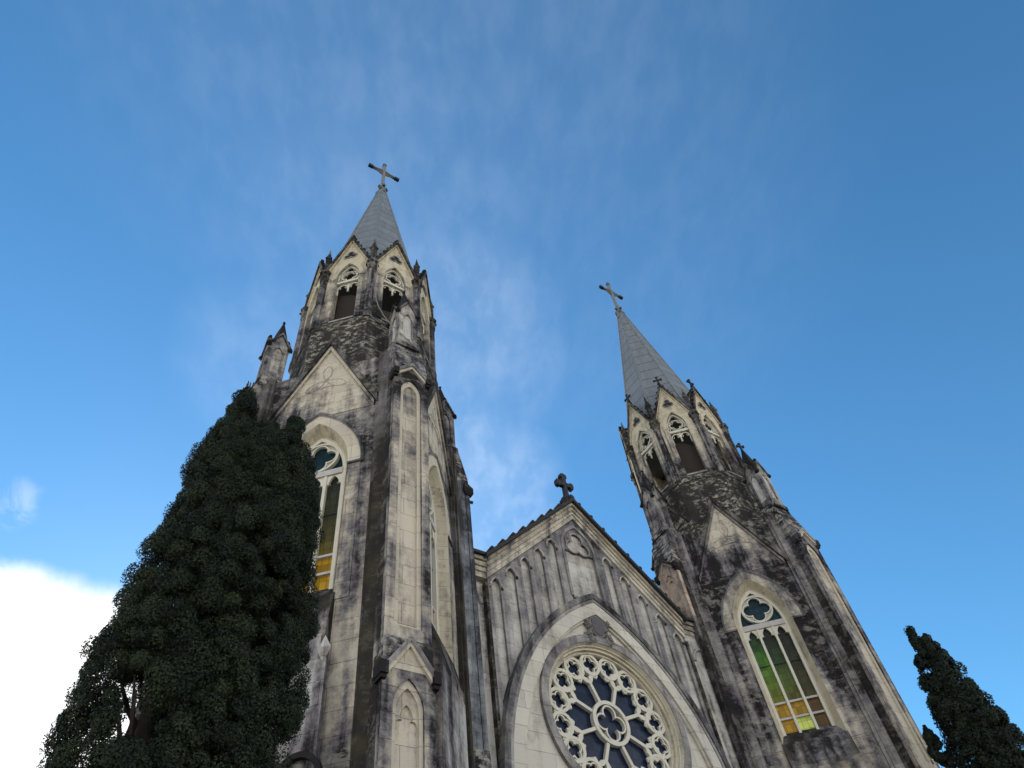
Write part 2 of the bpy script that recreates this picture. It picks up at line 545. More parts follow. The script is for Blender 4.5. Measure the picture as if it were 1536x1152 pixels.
class MB:
    def __init__(s):
        s.v, s.f, s.m, s.mats, s.sm = [], [], [], [], []

    def raw(s, verts, faces, mat, M=I4, smooth=False):
        o = len(s.v)
        s.v += [M @ Vector(q) for q in verts]
        if mat not in s.mats: s.mats.append(mat)
        k = s.mats.index(mat)
        for f in faces:
            s.f.append([o+i for i in f]); s.m.append(k); s.sm.append(smooth)
        return s

    def plate(s, loops, n0, n1, mat, M=I4):
        v, f = plate_geo(loops if isinstance(loops[0][0], (tuple, list)) else [loops], 0)
        return s.raw([(q.x, q.y, n0+(q.z+.5)*(n1-n0)) for q in v], f, mat, M)

    def box(s, t0, t1, z0, z1, n0, n1, mat, M=I4):
        v = [(t, z, n) for t in (t0, t1) for z in (z0, z1) for n in (n0, n1)]
        return s.raw(v, [(0, 1, 3, 2), (4, 6, 7, 5), (0, 4, 5, 1), (2, 3, 7, 6), (0, 2, 6, 4), (1, 5, 7, 3)], mat, M)

    def prism(s, prof, t0, t1, mat, M=I4):
        """profile in (n, z), swept along t"""
        k = len(prof)
        v = [(t0, z, n) for n, z in prof]+[(t1, z, n) for n, z in prof]
        f = [list(range(k)), list(range(2*k-1, k-1, -1))]+[(i, k+i, k+(i+1) % k, (i+1) % k) for i in range(k)]
        return s.raw(v, f, mat, M)

    def loft(s, A, nA, B, nB, mat, M=I4, closed=False):
        k = len(A)
        v = [(x, z, nA) for x, z in A]+[(x, z, nB) for x, z in B]
        f = [(i, (i+1) % k, k+(i+1) % k, k+i) for i in range(k if closed else k-1)]
        return s.raw(v, f, mat, M)

    def lathe(s, prof, seg, mat, M=I4, phase=0., smooth=False):
        """prof: (r, z) bottom to top about local z axis of M"""
        v, f = [], []
        for r, z in prof:
            for k in range(seg):
                a = phase+2*pi*k/seg
                v.append((r*math.cos(a), r*math.sin(a), z))
        for i in range(len(prof)-1):
            for k in range(seg):
                f.append((i*seg+k, i*seg+(k+1) % seg, (i+1)*seg+(k+1) % seg, (i+1)*seg+k))
        f.append(list(range(seg))[::-1])
        f.append([(len(prof)-1)*seg+k for k in range(seg)])
        return s.raw(v, f, mat, M, smooth)

    def tube(s, pts, r, mat, M=I4, seg=6, closed=False, smooth=True):
        pts = [Vector(p) for p in pts]
        n = len(pts)
        v, f = [], []
        for i, p in enumerate(pts):
            if closed: d = pts[(i+1) % n]-pts[i-1]
            else: d = pts[min(i+1, n-1)]-pts[max(i-1, 0)]
            d.normalize()
            a = d.cross(Vector((.31, .22, .93)))
            if a.length < .05: a = d.cross(Vector((1, 0, 0)))
            a.normalize()
            b = d.cross(a)
            rr = r[i] if isinstance(r, (list, tuple)) else r
            for k in range(seg):
                an = 2*pi*k/seg
                v.append(p+(a*math.cos(an)+b*math.sin(an))*rr)
        for i in range(n if closed else n-1):
            for k in range(seg):
                f.append((i*seg+k, i*seg+(k+1) % seg, ((i+1) % n)*seg+(k+1) % seg, ((i+1) % n)*seg+k))
        if not closed:
            f.append(list(range(seg))[::-1]); f.append([(n-1)*seg+k for k in range(seg)])
        return s.raw(v, f, mat, M, smooth)

    def knob(s, c, r, mat, M=I4, rnd=None):
        """lumpy carved knob"""
        rnd = rnd or random
        v = []
        for th, k in ((0, 1), (.9, 5), (1.9, 5), (pi, 1)):
            for j in range(k):
                ph = 2*pi*j/k+th
                q = r*rnd.uniform(.75, 1.25)
                v.append((c[0]+q*math.sin(th)*math.cos(ph), c[1]+q*math.cos(th), c[2]+q*math.sin(th)*math.sin(ph)))
        f = [(0, 1+j, 1+(j+1) % 5) for j in range(5)]
        f += [(1+j, 6+j, 6+(j+1) % 5, 1+(j+1) % 5) for j in range(5)]
        f += [(6+j, 11, 6+(j+1) % 5) for j in range(5)]
        return s.raw(v, f, mat, M)

    def build(s, name, parent=None, label=None, loc=None, fix=True):
        me = bpy.data.meshes.new(name)
        me.from_pydata([tuple(q) for q in s.v], [], s.f)
        for m in s.mats: me.materials.append(MATS[m])
        me.polygons.foreach_set('material_index', s.m)
        me.polygons.foreach_set('use_smooth', s.sm)
        if fix:
            bm = bmesh.new(); bm.from_mesh(me)
            bmesh.ops.recalc_face_normals(bm, faces=bm.faces)
            bm.to_mesh(me); bm.free()
        me.update()
        ob = bpy.data.objects.new(name, me)
        COL.objects.link(ob)
        if parent: ob.parent = parent
        if loc: ob.location = loc
        if label: ob['label'] = label
        return ob


def tag(o, label=None, cat=None, group=None, kind=None):
    for k, v in (('label', label), ('category', cat), ('group', group), ('kind', kind)):
        if v: o[k] = v
    return o


def empty(name, loc):
    o = bpy.data.objects.new(name, None)
    COL.objects.link(o)
    o.location = loc
    return o


# ------------------------------------------------------------------ ground
gm = MB()
gm.raw([(-900, -900, 0), (900, -900, 0), (900, 900, 0), (-900, 900, 0)], [(0, 1, 2, 3)], 'ground')
tag(gm.build('ground'), kind='structure')

# ------------------------------------------------------------------ church
church = empty('church', (0, 0, 0))
tag(church, 'weathered cream gothic church with twin spired towers, a gabled front and a big rose window', 'church')
T = 12.75
RW = 3.96          # tower wall plane
AX = (0, 90, 180, 270)
DG = (45, 135, 225, 315)


def small_cross(b, M, z, h, w, t, mat):
    b.box(-t, t, z, z+h, -t, t, mat, M)
    b.box(-w, -t, z+h*.58-t, z+h*.58+t, -t*.9, t*.9, mat, M)
    b.box(t, w, z+h*.58-t, z+h*.58+t, -t*.9, t*.9, mat, M)
    for q in (-w, w):
        b.box(q-t*.7, q+t*.7, z+h*.58-t*1.7, z+h*.58+t*1.7, -t*1.2, t*1.2, mat, M)
    b.box(-t*1.7, t*1.7, z+h-t*.6, z+h+t*.8, -t*1.2, t*1.2, mat, M)


def tower(sx, seed, crosses, pin_cross):
    rnd = random.Random(seed)
    left = sx < 0
    wl, gl = ('wall_left', 'gable_left') if left else ('wall_right', 'gable_right')
    # ---- walls of the shaft
    b = MB()
    win = arch_loop(1.5, 16.9, 23.1, 25.95)
    for a in DG:
        Mf = frame(a, RW)
        outline = [(-3.3, 0), (3.3, 0), (3.3, 30.0), (.98, 30.0), (0, 31.85), (-.98, 30.0), (-3.3, 30.0)]
        b.plate([outline, win], -.5, 0, wl, Mf)
        for s in (-1, 1):
            t0, t1 = sorted((s*2.56, s*3.4))
            b.box(t0, t1, 0, 30.06, -.3, .17, 'strip_left' if left else 'strip_right', Mf)
            t0, t1 = sorted((s*2.72, s*3.4))
            b.box(t0, t1, 0, 29.7, .1, .27, 'strip_left' if left else 'strip_right', Mf)
    b.raw([(RW*1.38*math.cos(R_(k*90)), RW*1.38*math.sin(R_(k*90)), 29.95) for k in range(4)], [(0, 1, 2, 3)], 'drum')
    body = b.build('bell_tower', church, 'left bell tower behind the big cypress' if left else 'right bell tower standing farther back', (sx*T, 0, 0))

    def part(mb, name, label=None): return mb.build(name, body, label)

    # ---- wall gables with raking copings, carved three-lobed knot
    for a in DG:
        g = MB()
        Mf = frame(a, RW)
        rake = [(-2.62, 26.35), (0, 31.80), (2.62, 26.35), (2.62, 26.95), (0, 32.35), (-2.62, 26.95)]
        g.plate(rake, -.05, .26, 'dark_trim', Mf)
        rake2 = [(-2.45, 26.35), (0, 31.45), (2.45, 26.35), (2.45, 26.62), (0, 31.82), (-2.45, 26.62)]
        g.plate(rake2, -.04, .14, gl if left else 'strip', Mf)
        g.plate([(-2.40, 26.42), (2.40, 26.42), (0, 31.5)], -.04, .03, gl, Mf)
        for s in (-1, 1):   # little roof behind the free-standing top
            v = [(0, 32.3, .2), (s*1.2, 29.8, .2), (s*1.2, 29.8, -.5), (0, 32.3, -.5)]
            g.raw(v, [(0, 1, 2, 3)], 'dark_trim', Mf)
        for k in range(3):
            an = pi/2+k*2*pi/3
            d = Vector((math.cos(an), math.sin(an)))
            n = Vector((-d.y, d.x))
            P = []
            L = 1.12
            for q in range(17):
                f = q/16
                P.append(d*(L*(1-abs(2*f-1)**1.25)) + n*(.24*math.sin(2*pi*f)*(1 if f < .5 else 1)))
            g.tube([(p.x, 29.05+p.y, .035) for p in P], .022, gl, Mf, 5)
        for k, (p0, p1) in enumerate((((-1.35, 28.2), (1.35, 28.2)),)):
            g.tube([(p0[0]+(p1[0]-p0[0])*f/12, p0[1]+.38*math.sin(pi*f/12), .035) for f in range(13)], .02, gl, Mf, 5)
        part(g, 'gable')

    # ---- window surrounds, tracery, glass, aprons
    for a in DG:
        Mf = frame(a, RW)
        h = MB()
        # voussoir band and hood mould
        h.plate([arch_pts(2.08, 23.05, 26.50)+arch_pts(1.5, 23.1, 25.95)[::-1]], -.02, .07, 'clean' if left else 'voussoir', Mf)
        h.plate([arch_pts(2.17, 23.05, 26.65)+arch_pts(2.08, 23.05, 26.50)[::-1]], -.02, .13, 'hood', Mf)
        h.plate([arch_pts(2.08, 23.05, 26.50)+arch_pts(2.04, 23.05, 26.44)[::-1]], -.02, .10, 'grey_trim', Mf)
        for s in (-1, 1):
            t0, t1 = sorted((s*1.5, s*2.19))
            h.box(t0, t1, 22.96, 23.05, -.02, .12, 'hood', Mf)
            t0, t1 = sorted((s*1.5, s*2.05))
            h.box(t0, t1, 16.6, 22.96, -.02, .04, wl, Mf)
        A = arch_loop(1.5, 16.6, 23.1, 25.95)
        B = arch_loop(1.28, 16.6, 23.2, 25.62)
        C = arch_loop(1.26, 16.6, 23.2, 25.6)
        D = arch_loop(1.14, 16.6, 23.25, 25.42)
        h.loft(A, .07, B, -.36, 'yellow', Mf)
        h.loft(B, -.36, C, -.36, 'yellow', Mf)
        h.loft(C, -.36, D, -.50, 'clean', Mf)
        part(h, 'window_surround')
        # tracery
        t = MB()
        N0 = -.56
        t.plate([arch_loop(1.24, 16.8, 23.25, 25.52), arch_loop(1.10, 16.7, 23.25, 25.30)], N0, N0+.16, 'tracery', Mf)
        t.box(-1.12, 1.12, 23.06, 23.36, N0-.005, N0+.20, 'tracery_grey', Mf)
        t.plate([circ(0, 24.26, .86), circ(0, 24.26, .77)], N0+.004, N0+.17, 'tracery', Mf)
        t.plate([circ(0, 24.26, .80), foil(0, 24.26, 4, .40, .33, pi/2-.0)], N0+.02, N0+.06, 'tracery_grey', Mf)
        t.plate([foil(0, 24.26, 4, .40, .375, pi/2), foil(0, 24.26, 4, .40, .315, pi/2)], N0+.008, N0+.135, 'tracery', Mf)
        for s in (-1, 1):
            t.box(s*.415-.062, s*.415+.062, 16.8, 23.08, N0+.006, N0+.17, 'tracery', Mf)
        for cx in (-.77, 0, .77):
            w = .36 if cx == 0 else .33
            hd = head(w, cx, 22.42)
            t.plate([[(cx-w-.05, 22.2), (cx-w-.05, 23.1), (cx+w+.05, 23.1), (cx+w+.05, 22.2), (cx+w, 22.2)]+hd[::-1]+[(cx-w, 22.2)]], N0+.012, N0+.12, 'tracery', Mf)
        for z in (18.22, 19.0):
            t.box(-1.12, 1.12, z-.05, z+.05, N0-.02, N0+.09, 'tracery_grey', Mf)
        t.box(-1.12, 1.12, 21.02, 21.05, N0-.02, N0+.03, 'iron', Mf)
        part(t, 'window_tracery')
        # glass, one pane per opening between bars
        bright = a in (225, 315)

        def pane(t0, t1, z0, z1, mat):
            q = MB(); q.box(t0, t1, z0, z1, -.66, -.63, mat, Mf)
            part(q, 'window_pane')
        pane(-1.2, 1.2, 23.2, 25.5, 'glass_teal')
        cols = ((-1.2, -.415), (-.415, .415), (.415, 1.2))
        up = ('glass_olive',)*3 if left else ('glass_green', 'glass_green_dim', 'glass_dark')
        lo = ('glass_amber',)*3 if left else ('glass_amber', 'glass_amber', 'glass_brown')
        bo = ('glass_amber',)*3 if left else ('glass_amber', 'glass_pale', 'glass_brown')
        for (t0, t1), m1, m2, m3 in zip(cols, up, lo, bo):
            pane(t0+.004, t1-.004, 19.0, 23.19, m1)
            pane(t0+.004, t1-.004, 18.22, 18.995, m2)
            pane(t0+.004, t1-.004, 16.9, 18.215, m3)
        # apron below the window with its steep sill
        s_ = MB()
        s_.prism([(-.52, 16.2), (-.52, 17.55), (-.30, 17.3), (.06, 16.86), (.10, 16.78), (.42, 15.5), (.42, 0), (.0, 0)], -1.56, 1.56, 'sill', Mf)
        s_.box(-1.46, 1.46, 0, 15.1, .40, .45, 'wall_low', Mf)
        if a == 225:
            for s in (-1, 1):
                t_ = s*1.60
                s_.raw([(t_, 15.0, .46), (t_-.22, 14.55, .47), (t_, 14.0, .46), (t_+.22, 14.55, .47), (t_-.05, 14.5, .62), (t_+.05, 14.5, .62)],
                       [(0, 1, 4), (1, 2, 4), (2, 3, 5), (3, 0, 5), (0, 4, 5), (2, 5, 4)], 'pinnacle_panel', Mf)
                s_.box(t_-.12, t_+.12, 0, 14.2, .38, .50, 'wall_low', Mf)
            # dark round-headed hood of a low niche
            s_.plate([[(1.3+.66*math.cos(q*pi/14), 10.8+.66*math.sin(q*pi/14)) for q in range(15)]+[(1.3-.5*math.cos(q*pi/14), 10.8+.5*math.sin(q*pi/14)) for q in range(15)]], .40, .62, 'soot', Mf)
        part(s_, 'window_apron')

    # ---- corner buttresses
    for a in AX:
        Mf = frame(a, 0)
        b = MB()
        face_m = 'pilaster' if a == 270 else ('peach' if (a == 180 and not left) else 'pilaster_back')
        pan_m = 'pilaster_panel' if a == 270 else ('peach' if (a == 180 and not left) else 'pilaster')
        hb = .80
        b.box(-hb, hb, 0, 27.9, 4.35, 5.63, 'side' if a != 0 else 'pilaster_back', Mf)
        b.plate([[(-hb, 13.4), (hb, 13.4), (hb, 27.9), (-hb, 27.9)], arch_loop(.48, 14.8, 26.35, 27.24)], 5.60, 5.85, face_m, Mf)
        b.plate([arch_loop(.50, 14.7, 26.34, 27.27), arch_loop(.33, 14.9, 26.3, 26.88)], 5.61, 5.765, 'clean' if a == 270 else pan_m, Mf)
        b.box(-.36, .36, 14.8, 27, 5.60, 5.67, pan_m, Mf)
        # lower, slightly deeper stage
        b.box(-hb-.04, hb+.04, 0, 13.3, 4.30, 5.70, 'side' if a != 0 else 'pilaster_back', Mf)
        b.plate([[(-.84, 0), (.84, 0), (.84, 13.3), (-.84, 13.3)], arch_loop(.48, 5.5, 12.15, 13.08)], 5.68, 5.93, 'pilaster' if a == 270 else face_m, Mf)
        b.plate([arch_loop(.50, 5.4, 12.14, 13.12), arch_loop(.36, 5.6, 12.1, 12.82)], 5.69, 5.86, 'clean', Mf)
        hd = head(.33, 0, 11.75)
        b.plate([arch_loop(.37, 5.5, 12.1, 12.83), [(-.33, 5.7)]+hd+[(.33, 5.7)]], 5.685, 5.80, 'pilaster_panel', Mf)
        b.box(-.35, .35, 5.5, 13, 5.68, 5.735, 'pilaster_panel', Mf)
        # steep weathered slope above the upper stage
        b.prism([(4.35, 27.9), (5.85, 27.9), (5.80, 28.35), (5.36, 30.2), (5.36, 30.42), (4.35, 30.42)], -.785, .785, 'weather', Mf)
        part(b, 'buttress')
        # two gabled hoods
        for (ap, ev, hw, u) in ((28.36, 27.42, .80, 5.85), (14.42, 13.18, .86, 5.93)):
            g = MB()
            g.plate([(-hw+.1, ev+.0), (0, ap-.2), (hw-.1, ev+.0), (hw-.1, ev+.22), (0, ap), (-hw+.1, ev+.22)], u-.3, u+.16, 'dark_trim' if a != 270 else 'grey_trim', Mf)
            g.plate([(-hw+.16, ev-.12), (0, ap-.36), (hw-.16, ev-.12), (hw-.16, ev+.1), (0, ap-.14), (-hw+.16, ev+.1)], u-.3, u+.10, 'clean' if a == 270 else face_m, Mf)
            for s in (-1, 1):
                t0, t1 = sorted((s*(hw-.14), s*(hw+.1)))
                g.box(t0, t1, ev-.18, ev+.2, u-.34, u+.19, 'soot', Mf)
                g.box(t0+.03, t1-.03, ev-.3, ev-.18, u-.3, u+.12, 'soot', Mf)
                g.prism([(u-.3, ev+.2), (u+.19, ev+.2), (u-.2, ev+.5), (u-.3, ev+.5)], t0, t1, 'dark_trim', Mf)
            if ev < 20:
                g.prism([(5.2, ev+.13), (u-.02, ev+.13), (u-.02, ev+.35), (5.865, ev+1.2), (5.2, ev+1.2)], -hw+.04, hw-.04, 'weather', Mf)
                g.plate([(-hw+.1, ev+.125), (hw-.1, ev+.125), (0, ap-.2)], u-.1, u+.012, 'clean', Mf)
            part(g, 'buttress_hood')
        # pinnacle
        p = MB()
        U = 4.86
        Mp = Matrix.Translation(Vector((U*math.cos(R_(a)), U*math.sin(R_(a)), 0)))
        p.lathe([(.86, 30.35), (.86, 30.62), (.72, 30.85)], 4, 'weather', Mp, R_(a)+pi/4)
        pm = 'pinnacle' if a == 270 or (a == 180 and not left) else 'pinnacle_dark'
        p.lathe([(.60, 30.6), (.60, 33.45)], 4, pm, Mp, R_(a)+pi/4)
        for k in range(4):
            Mk = Mp @ frame(a+90*k, .425)
            p.plate([[(-.5, 30.8), (.5, 30.8), (.5, 33.4), (0, 34.45), (-.5, 33.4)], arch_loop(.24, 31.2, 32.8, 33.35)], -.02, .10, pm, Mk)
            p.box(-.26, .26, 31.1, 33.4, -.02, .022, 'pinnacle_panel' if a == 270 else 'pinnacle', Mk)
            p.plate([(-.58, 33.28), (0, 34.42), (.58, 33.28), (.58, 33.48), (0, 34.66), (-.58, 33.48)], -.02, .19, 'dark_trim', Mk)
            for s in (-1, 1):
                p.knob((s*.58, 33.36, .12), .14, 'soot', Mk, rnd)
            p.raw([(-.5, 33.4, .1), (0, 34.5, .1), (0, 34.5, -.45), (.5, 33.4, .1)], [(0, 1, 2), (3, 1, 2)], 'soot', Mk)
            p.knob((0, 34.72, .06), .11, 'soot', Mk, rnd)
        p.lathe([(.64, 33.5), (.40, 34.8), (.03, 36.35)], 4, 'soot', Mp, R_(a)+pi/4)
        if a in pin_cross:
            small_cross(p, Mp @ frame(250, 0), 36.15, .62, .24, .055, 'iron')
        else:
            p.knob((0, 0, 36.38), .1, 'soot', Mp, rnd)
        part(p, 'pinnacle')

    # ---- octagonal drum
    d = MB()
    d.lathe([(3.92, 28), (3.92, 30.5), (3.92, 34.25), (4.00, 34.35), (4.00, 34.5), (3.86, 34.86), (3.2, 34.95)], 8, 'drum', I4, R_(22.5))
    part(d, 'drum')

    # ---- open belfry: eight traceried openings
    AP = 3.52
    b = MB()
    op = arch_loop(.68, 35.1, 39.75, 41.3)
    for k in range(8):
        Mf = frame(45*k, AP)
        hw = 1.44
        b.plate([[(-hw, 34.9), (hw, 34.9), (hw, 40.9), (0, 44.45), (-hw, 40.9)], op], -.42, 0, 'belfry', Mf)
        b.plate([arch_pts(.98, 39.7, 41.75)+arch_pts(.70, 39.75, 41.32)[::-1]], -.01, .05, 'yellow', Mf)
        for s in (-1, 1):
            t0, t1 = sorted((s*.70, s*.98))
            b.box(t0, t1, 35.1, 39.7, -.01, .045, 'belfry', Mf)
        b.prism([(-.5, 34.9), (.10, 34.9), (.10, 35.02), (-.1, 35.22), (-.5, 35.22)], -.68, .68, 'grey_trim', Mf)
        # dark sheets low in the openings imitate the dim interior
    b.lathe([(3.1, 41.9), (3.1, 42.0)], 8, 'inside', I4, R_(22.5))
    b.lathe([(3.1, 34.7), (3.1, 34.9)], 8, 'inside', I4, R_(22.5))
    bel = part(b, 'belfry')
    for k in range(8):
        Mf = frame(45*k, AP)
        t = MB()
        N0 = -.34
        t.box(-.68, .68, 39.30, 39.50, N0, N0+.26, 'tracery', Mf)
        t.box(-.68, .68, 39.50, 39.60, N0+.03, N0+.18, 'tracery', Mf)
        t.plate([circ(0, 40.16, .51, 30), circ(0, 40.16, .455, 30)], N0+.03, N0+.17, 'tracery', Mf)
        t.plate([foil(0, 40.16, 4, .235, .235, pi/2, 48), foil(0, 40.16, 4, .235, .192, pi/2, 48)], N0+.035, N0+.14, 'tracery', Mf)
        t.plate([arch_pts(.70, 39.75, 41.32)+arch_pts(.61, 39.75, 41.14)[::-1]], N0+.01, N0+.2, 'tracery', Mf)
        for s in (-1, 1):
            t.tube([(s*.66, 39.62, N0+.1), (s*.5, 39.78, N0+.1), (s*.52, 39.95, N0+.1), (s*.66, 40.1, N0+.1)], .04, 'tracery', Mf, 5)
            # two slender cusped arches meeting in a pendant
            t.tube([(s*(.33+.33*math.cos(q*pi/10)), 38.72+.52*math.sin(q*pi/10), N0+.1) for q in range(11)], .048, 'tracery', Mf, 6)
            t.tube([(s*.63, 38.2, N0+.1), (s*.64, 38.75, N0+.1)], .05, 'tracery', Mf, 6)
            for q in (-1, 1):
                t.tube([(s*.33+q*.27, 38.92, N0+.1), (s*.33+q*.16, 38.86, N0+.1), (s*.33+q*.13, 39.0, N0+.1)], .03, 'tracery', Mf, 5)
            t.raw([(s*.02, 39.32, N0+.1), (s*.26, 39.22, N0+.1), (s*.04, 38.85, N0+.1)], [(0, 1, 2)], 'tracery', Mf)
        t.tube([(0, 39.3, N0+.1), (0, 38.6, N0+.1), (0, 38.42, N0+.1)], [.06, .06, .03], 'tracery', Mf, 6)
        t.knob((0, 38.5, N0+.1), .085, 'tracery', Mf, rnd)
        part(t, 'belfry_tracery')
        # gable coping, crockets, stone trefoil
        g = MB()
        g.plate([(-1.40, 40.55), (0, 44.30), (1.40, 40.55), (1.40, 40.95), (0, 44.72), (-1.40, 40.95)], -.30, .22, 'dark_trim', Mf)
        g.plate([(-1.34, 40.45), (0, 44.1), (1.34, 40.45), (1.34, 40.72), (0, 44.38), (-1.34, 40.72)], -.1, .12, 'belfry_gable', Mf)
        g.plate([arch_pts(1.0, 39.72, 41.78)+[(1.30, 40.45), (0, 44.1), (-1.30, 40.45)]], -.05, .02, 'belfry_gable', Mf)
        g.plate([foil(0, 42.35, 3, .22, .24, pi/2, 36), foil(0, 42.35, 3, .22, .17, pi/2, 36)], 0, .06, 'grey_trim', Mf)
        g.plate([foil(0, 42.35, 3, .22, .18, pi/2, 36)], 0, .028, 'dark_trim', Mf)
        for s in (-1, 1):
            for q in range(6):
                f = .1+.155*q
                g.knob((s*1.40*(1-f), 40.95+3.77*f+.1, .08), .10+.02*rnd.random(), 'soot', Mf, rnd)
            g.raw([(0, 44.6, .1), (s*1.4, 40.85, .1), (s*.9, 40.9, -.9), (0, 44.6, -.75)], [(0, 1, 2, 3)], 'soot', Mf)
        g.knob((0, 44.78, .05), .15, 'soot', Mf, rnd)
        part(g, 'belfry_gable')
        if 45*k in crosses:
            c = MB()
            small_cross(c, frame(45*k, AP+.05), 44.75, .85, .3, .055, 'iron')
            part(c, 'finial_cross')
        # corner shaft, capital and pinnacle
        an = R_(45*k+22.5)
        Mc = Matrix.Translation(Vector((3.80*math.cos(an), 3.80*math.sin(an), 0)))
        c = MB()
        c.lathe([(.27, 34.5), (.27, 35.15), (.23, 35.25), (.225, 39.75)], 10, 'shaft', Mc, an)
        c.lathe([(.23, 39.7), (.29, 39.8), (.25, 39.92), (.31, 40.2), (.36, 40.5), (.39, 40.72), (.32, 40.85), (.2, 40.95)], 8, 'dark_trim', Mc, an+pi/8)
        for j in range(8):
            q = an+2*pi*j/8
            c.knob((.33*math.cos(q), .33*math.sin(q), 40.42), .085, 'soot', Mc, rnd)
        part(c, 'corner_shaft')
        c = MB()
        c.lathe([(.20, 40.9), (.20, 42.45), (.27, 42.5), (.27, 42.6), (.20, 42.75), (.10, 43.25), (.015, 43.85)], 4, 'dark_trim', Mc, an)
        for j in range(4):
            q = an+pi/2*j
            c.knob((.20*math.cos(q), .20*math.sin(q), 42.62), .07, 'soot', Mc, rnd)
        part(c, 'corner_pinnacle')
    # dark brown sheets standing in for the dim interior behind the openings
    for k in (5, 6, 4):
        q = MB()
        Mf = frame(45*k, AP-.62)
        q.plate([(-.75, 35), (.75, 35), (.75, 38.0 if k != 6 else 37.6), (.1, 38.6 if k != 6 else 37.2), (-.75, 38.9 if k == 5 else 37.0)], -.05, 0, 'wood', Mf)
        if not (k == 4 and not left):
            part(q, 'dim_interior_sheet')

    # ---- spire, ribs, crocketed tip, cross
    s = MB()
    zt, zb, rb, rt = 61.6, 41.0, 3.62, .13
    s.lathe([(rb, zb), (rt, zt)], 8, 'spire_metal', I4, R_(22.5))
    for k in range(8):
        an = R_(45*k+22.5)
        s.tube([(rb*math.cos(an), rb*math.sin(an), zb), (rt*math.cos(an), rt*math.sin(an), zt)], [.085, .05], 'spire_rib', I4, 6)
        am = R_(45*k)
        s.tube([(rb*.924*math.cos(am)*.97, rb*.924*math.sin(am)*.97, zb+.6), (rt*1.3*math.cos(am), rt*1.3*math.sin(am), zt-1.2)], .022, 'spire_rib', I4, 4)
    part(s, 'spire')
    c = MB()
    for z, r, n in ((59.6, .36, 4), (60.6, .34, 4), (61.3, .30, 4)):
        for j in range(n):
            q = 2*pi*j/n+(pi/4 if z == 60.6 else 0)
            c.knob((r*math.cos(q), r*math.sin(q), z), .17, 'cross_metal', I4, rnd)
    c.lathe([(.16, 61.4), (.24, 61.6), (.12, 61.8), (.10, 62.2)], 8, 'spire_rib', I4)
    Mf = frame(270, 0)
    zz = 64.75
    c.box(-.12, .12, 61.9, 66.4, -.12, .12, 'spire_rib', Mf)
    c.plate([(-1.0, zz), (0, zz-.6), (1.0, zz), (0, zz+.6)], -.07, .06, 'brown_metal', Mf)
    for s_ in (-1, 1):
        t0, t1 = sorted((s_*.12, s_*1.38))
        c.box(t0, t1, zz-.13, zz+.13, -.10, .10, 'cross_metal', Mf)
        t0, t1 = sorted((s_*1.05, s_*1.46))
        c.box(t0, t1, zz-.17, zz+.17, -.13, .13, 'iron', Mf)
        for v_ in (-1, 1):                       # slanting rays that make a lozenge behind the crossing
            c.tube([(s_*.95, zz+v_*.06, 0), (0, zz+v_*.62, 0)], .06, 'cross_metal', Mf, 6)
            c.tube([(s_*.6, zz+v_*.06, 0), (0, zz+v_*.36, 0)], .05, 'cross_metal', Mf, 6)
    c.box(-.15, .15, 66.12, 66.55, -.14, .14, 'cross_metal', Mf)
    part(c, 'spire_cross')
    # drain spouts
    q = MB()
    if left:
        q.tube([(5.7, -.5, 27.0), (6.15, -.6, 26.95)], .09, 'iron')
    else:
        q.tube([(-4.6, -1.9, 30.3), (-6.6, -2.4, 30.35)], .06, 'iron')
    part(q, 'drain_spout')
    return body


tower(-1, 3, (), ())
tower(1, 8, (180, 225, 270, 315), (270,))

# ------------------------------------------------------------------ nave front
YF = .39
FR = frame(270, YF)          # (x, z, n) with n towards the viewer
w = MB()
HW = 6.05


def rake_z(x, top=29.2): return top-abs(x)*.982


rose_c = 17.09
wall_out = [(-HW, 0), (HW, 0), (HW, rake_z(HW)), (0, rake_z(0)), (-HW, rake_z(HW))]
w.plate([wall_out, circ(0, rose_c, 3.40, 64)], -.62, -.14, 'arcade_back', FR)
# recessed end strips that join the towers
for s in (-1, 1):
    t0, t1 = sorted((s*HW, s*7.6))
    w.box(t0, t1, 0, 23.2, -.75, -.30 if s < 0 else .04, 'end_strip', FR)
    t0, t1 = sorted((s*6.0, s*6.14))
    w.box(t0, t1, 0, 22.4, -.31, -.02 if s < 0 else .12, 'dark_trim', FR)
    # half arch at the head of the end strip
    w.tube([(s*(6.9-.62*math.sin(q*pi/16)), 21.35+.75*math.cos(q*pi/16), -.28 if s < 0 else .06) for q in range(9)], .10, 'arcade', FR, 6)
nave = w.build('nave_front', church, 'cream gabled nave front between the towers')

# arcade layer with niches following the rake
OA = dict(c=4.8, R=11.0, zs=13.5)


def outer_z(x, R=11.0): return OA['zs']+math.sqrt(max(0, R*R-(abs(x)+OA['c'])**2))


ar = MB()
holes = []
for i, x0 in enumerate((1.82, 2.77, 3.70, 4.64, 5.56)):
    for s in (-1, 1):
        x = s*x0
        ztop = 28.05-x0*.985+.18
        zb = outer_z(x0+.24, 10.7)
        hw = .25
        holes.append([(x-hw, zb), (x-hw, ztop-.42)]+[(x+q, z) for q, z in arch_pts(hw, ztop-.42, ztop, 6)[1:-1]]+[(x+hw, ztop-.42), (x+hw, zb)])
niche = arch_loop(1.04, 22.2, 26.35, 28.0)
zlow = 12.0
out = [(-6.0, zlow), (6.0, zlow), (6.0, rake_z(6.0)-.05), (0, rake_z(0)-.05), (-6.0, rake_z(6.0)-.05)]
big = [(-x, z) for x, z in []]
inner = [(x, z) for x, z in arch_pts(5.98, 13.9, 23.05, 24)]
arc_hole = [(-5.98, zlow+.2)]+inner+[(5.98, zlow+.2)]
ar.plate([out, arc_hole]+holes+[niche], -.15, 0, 'arcade', FR)
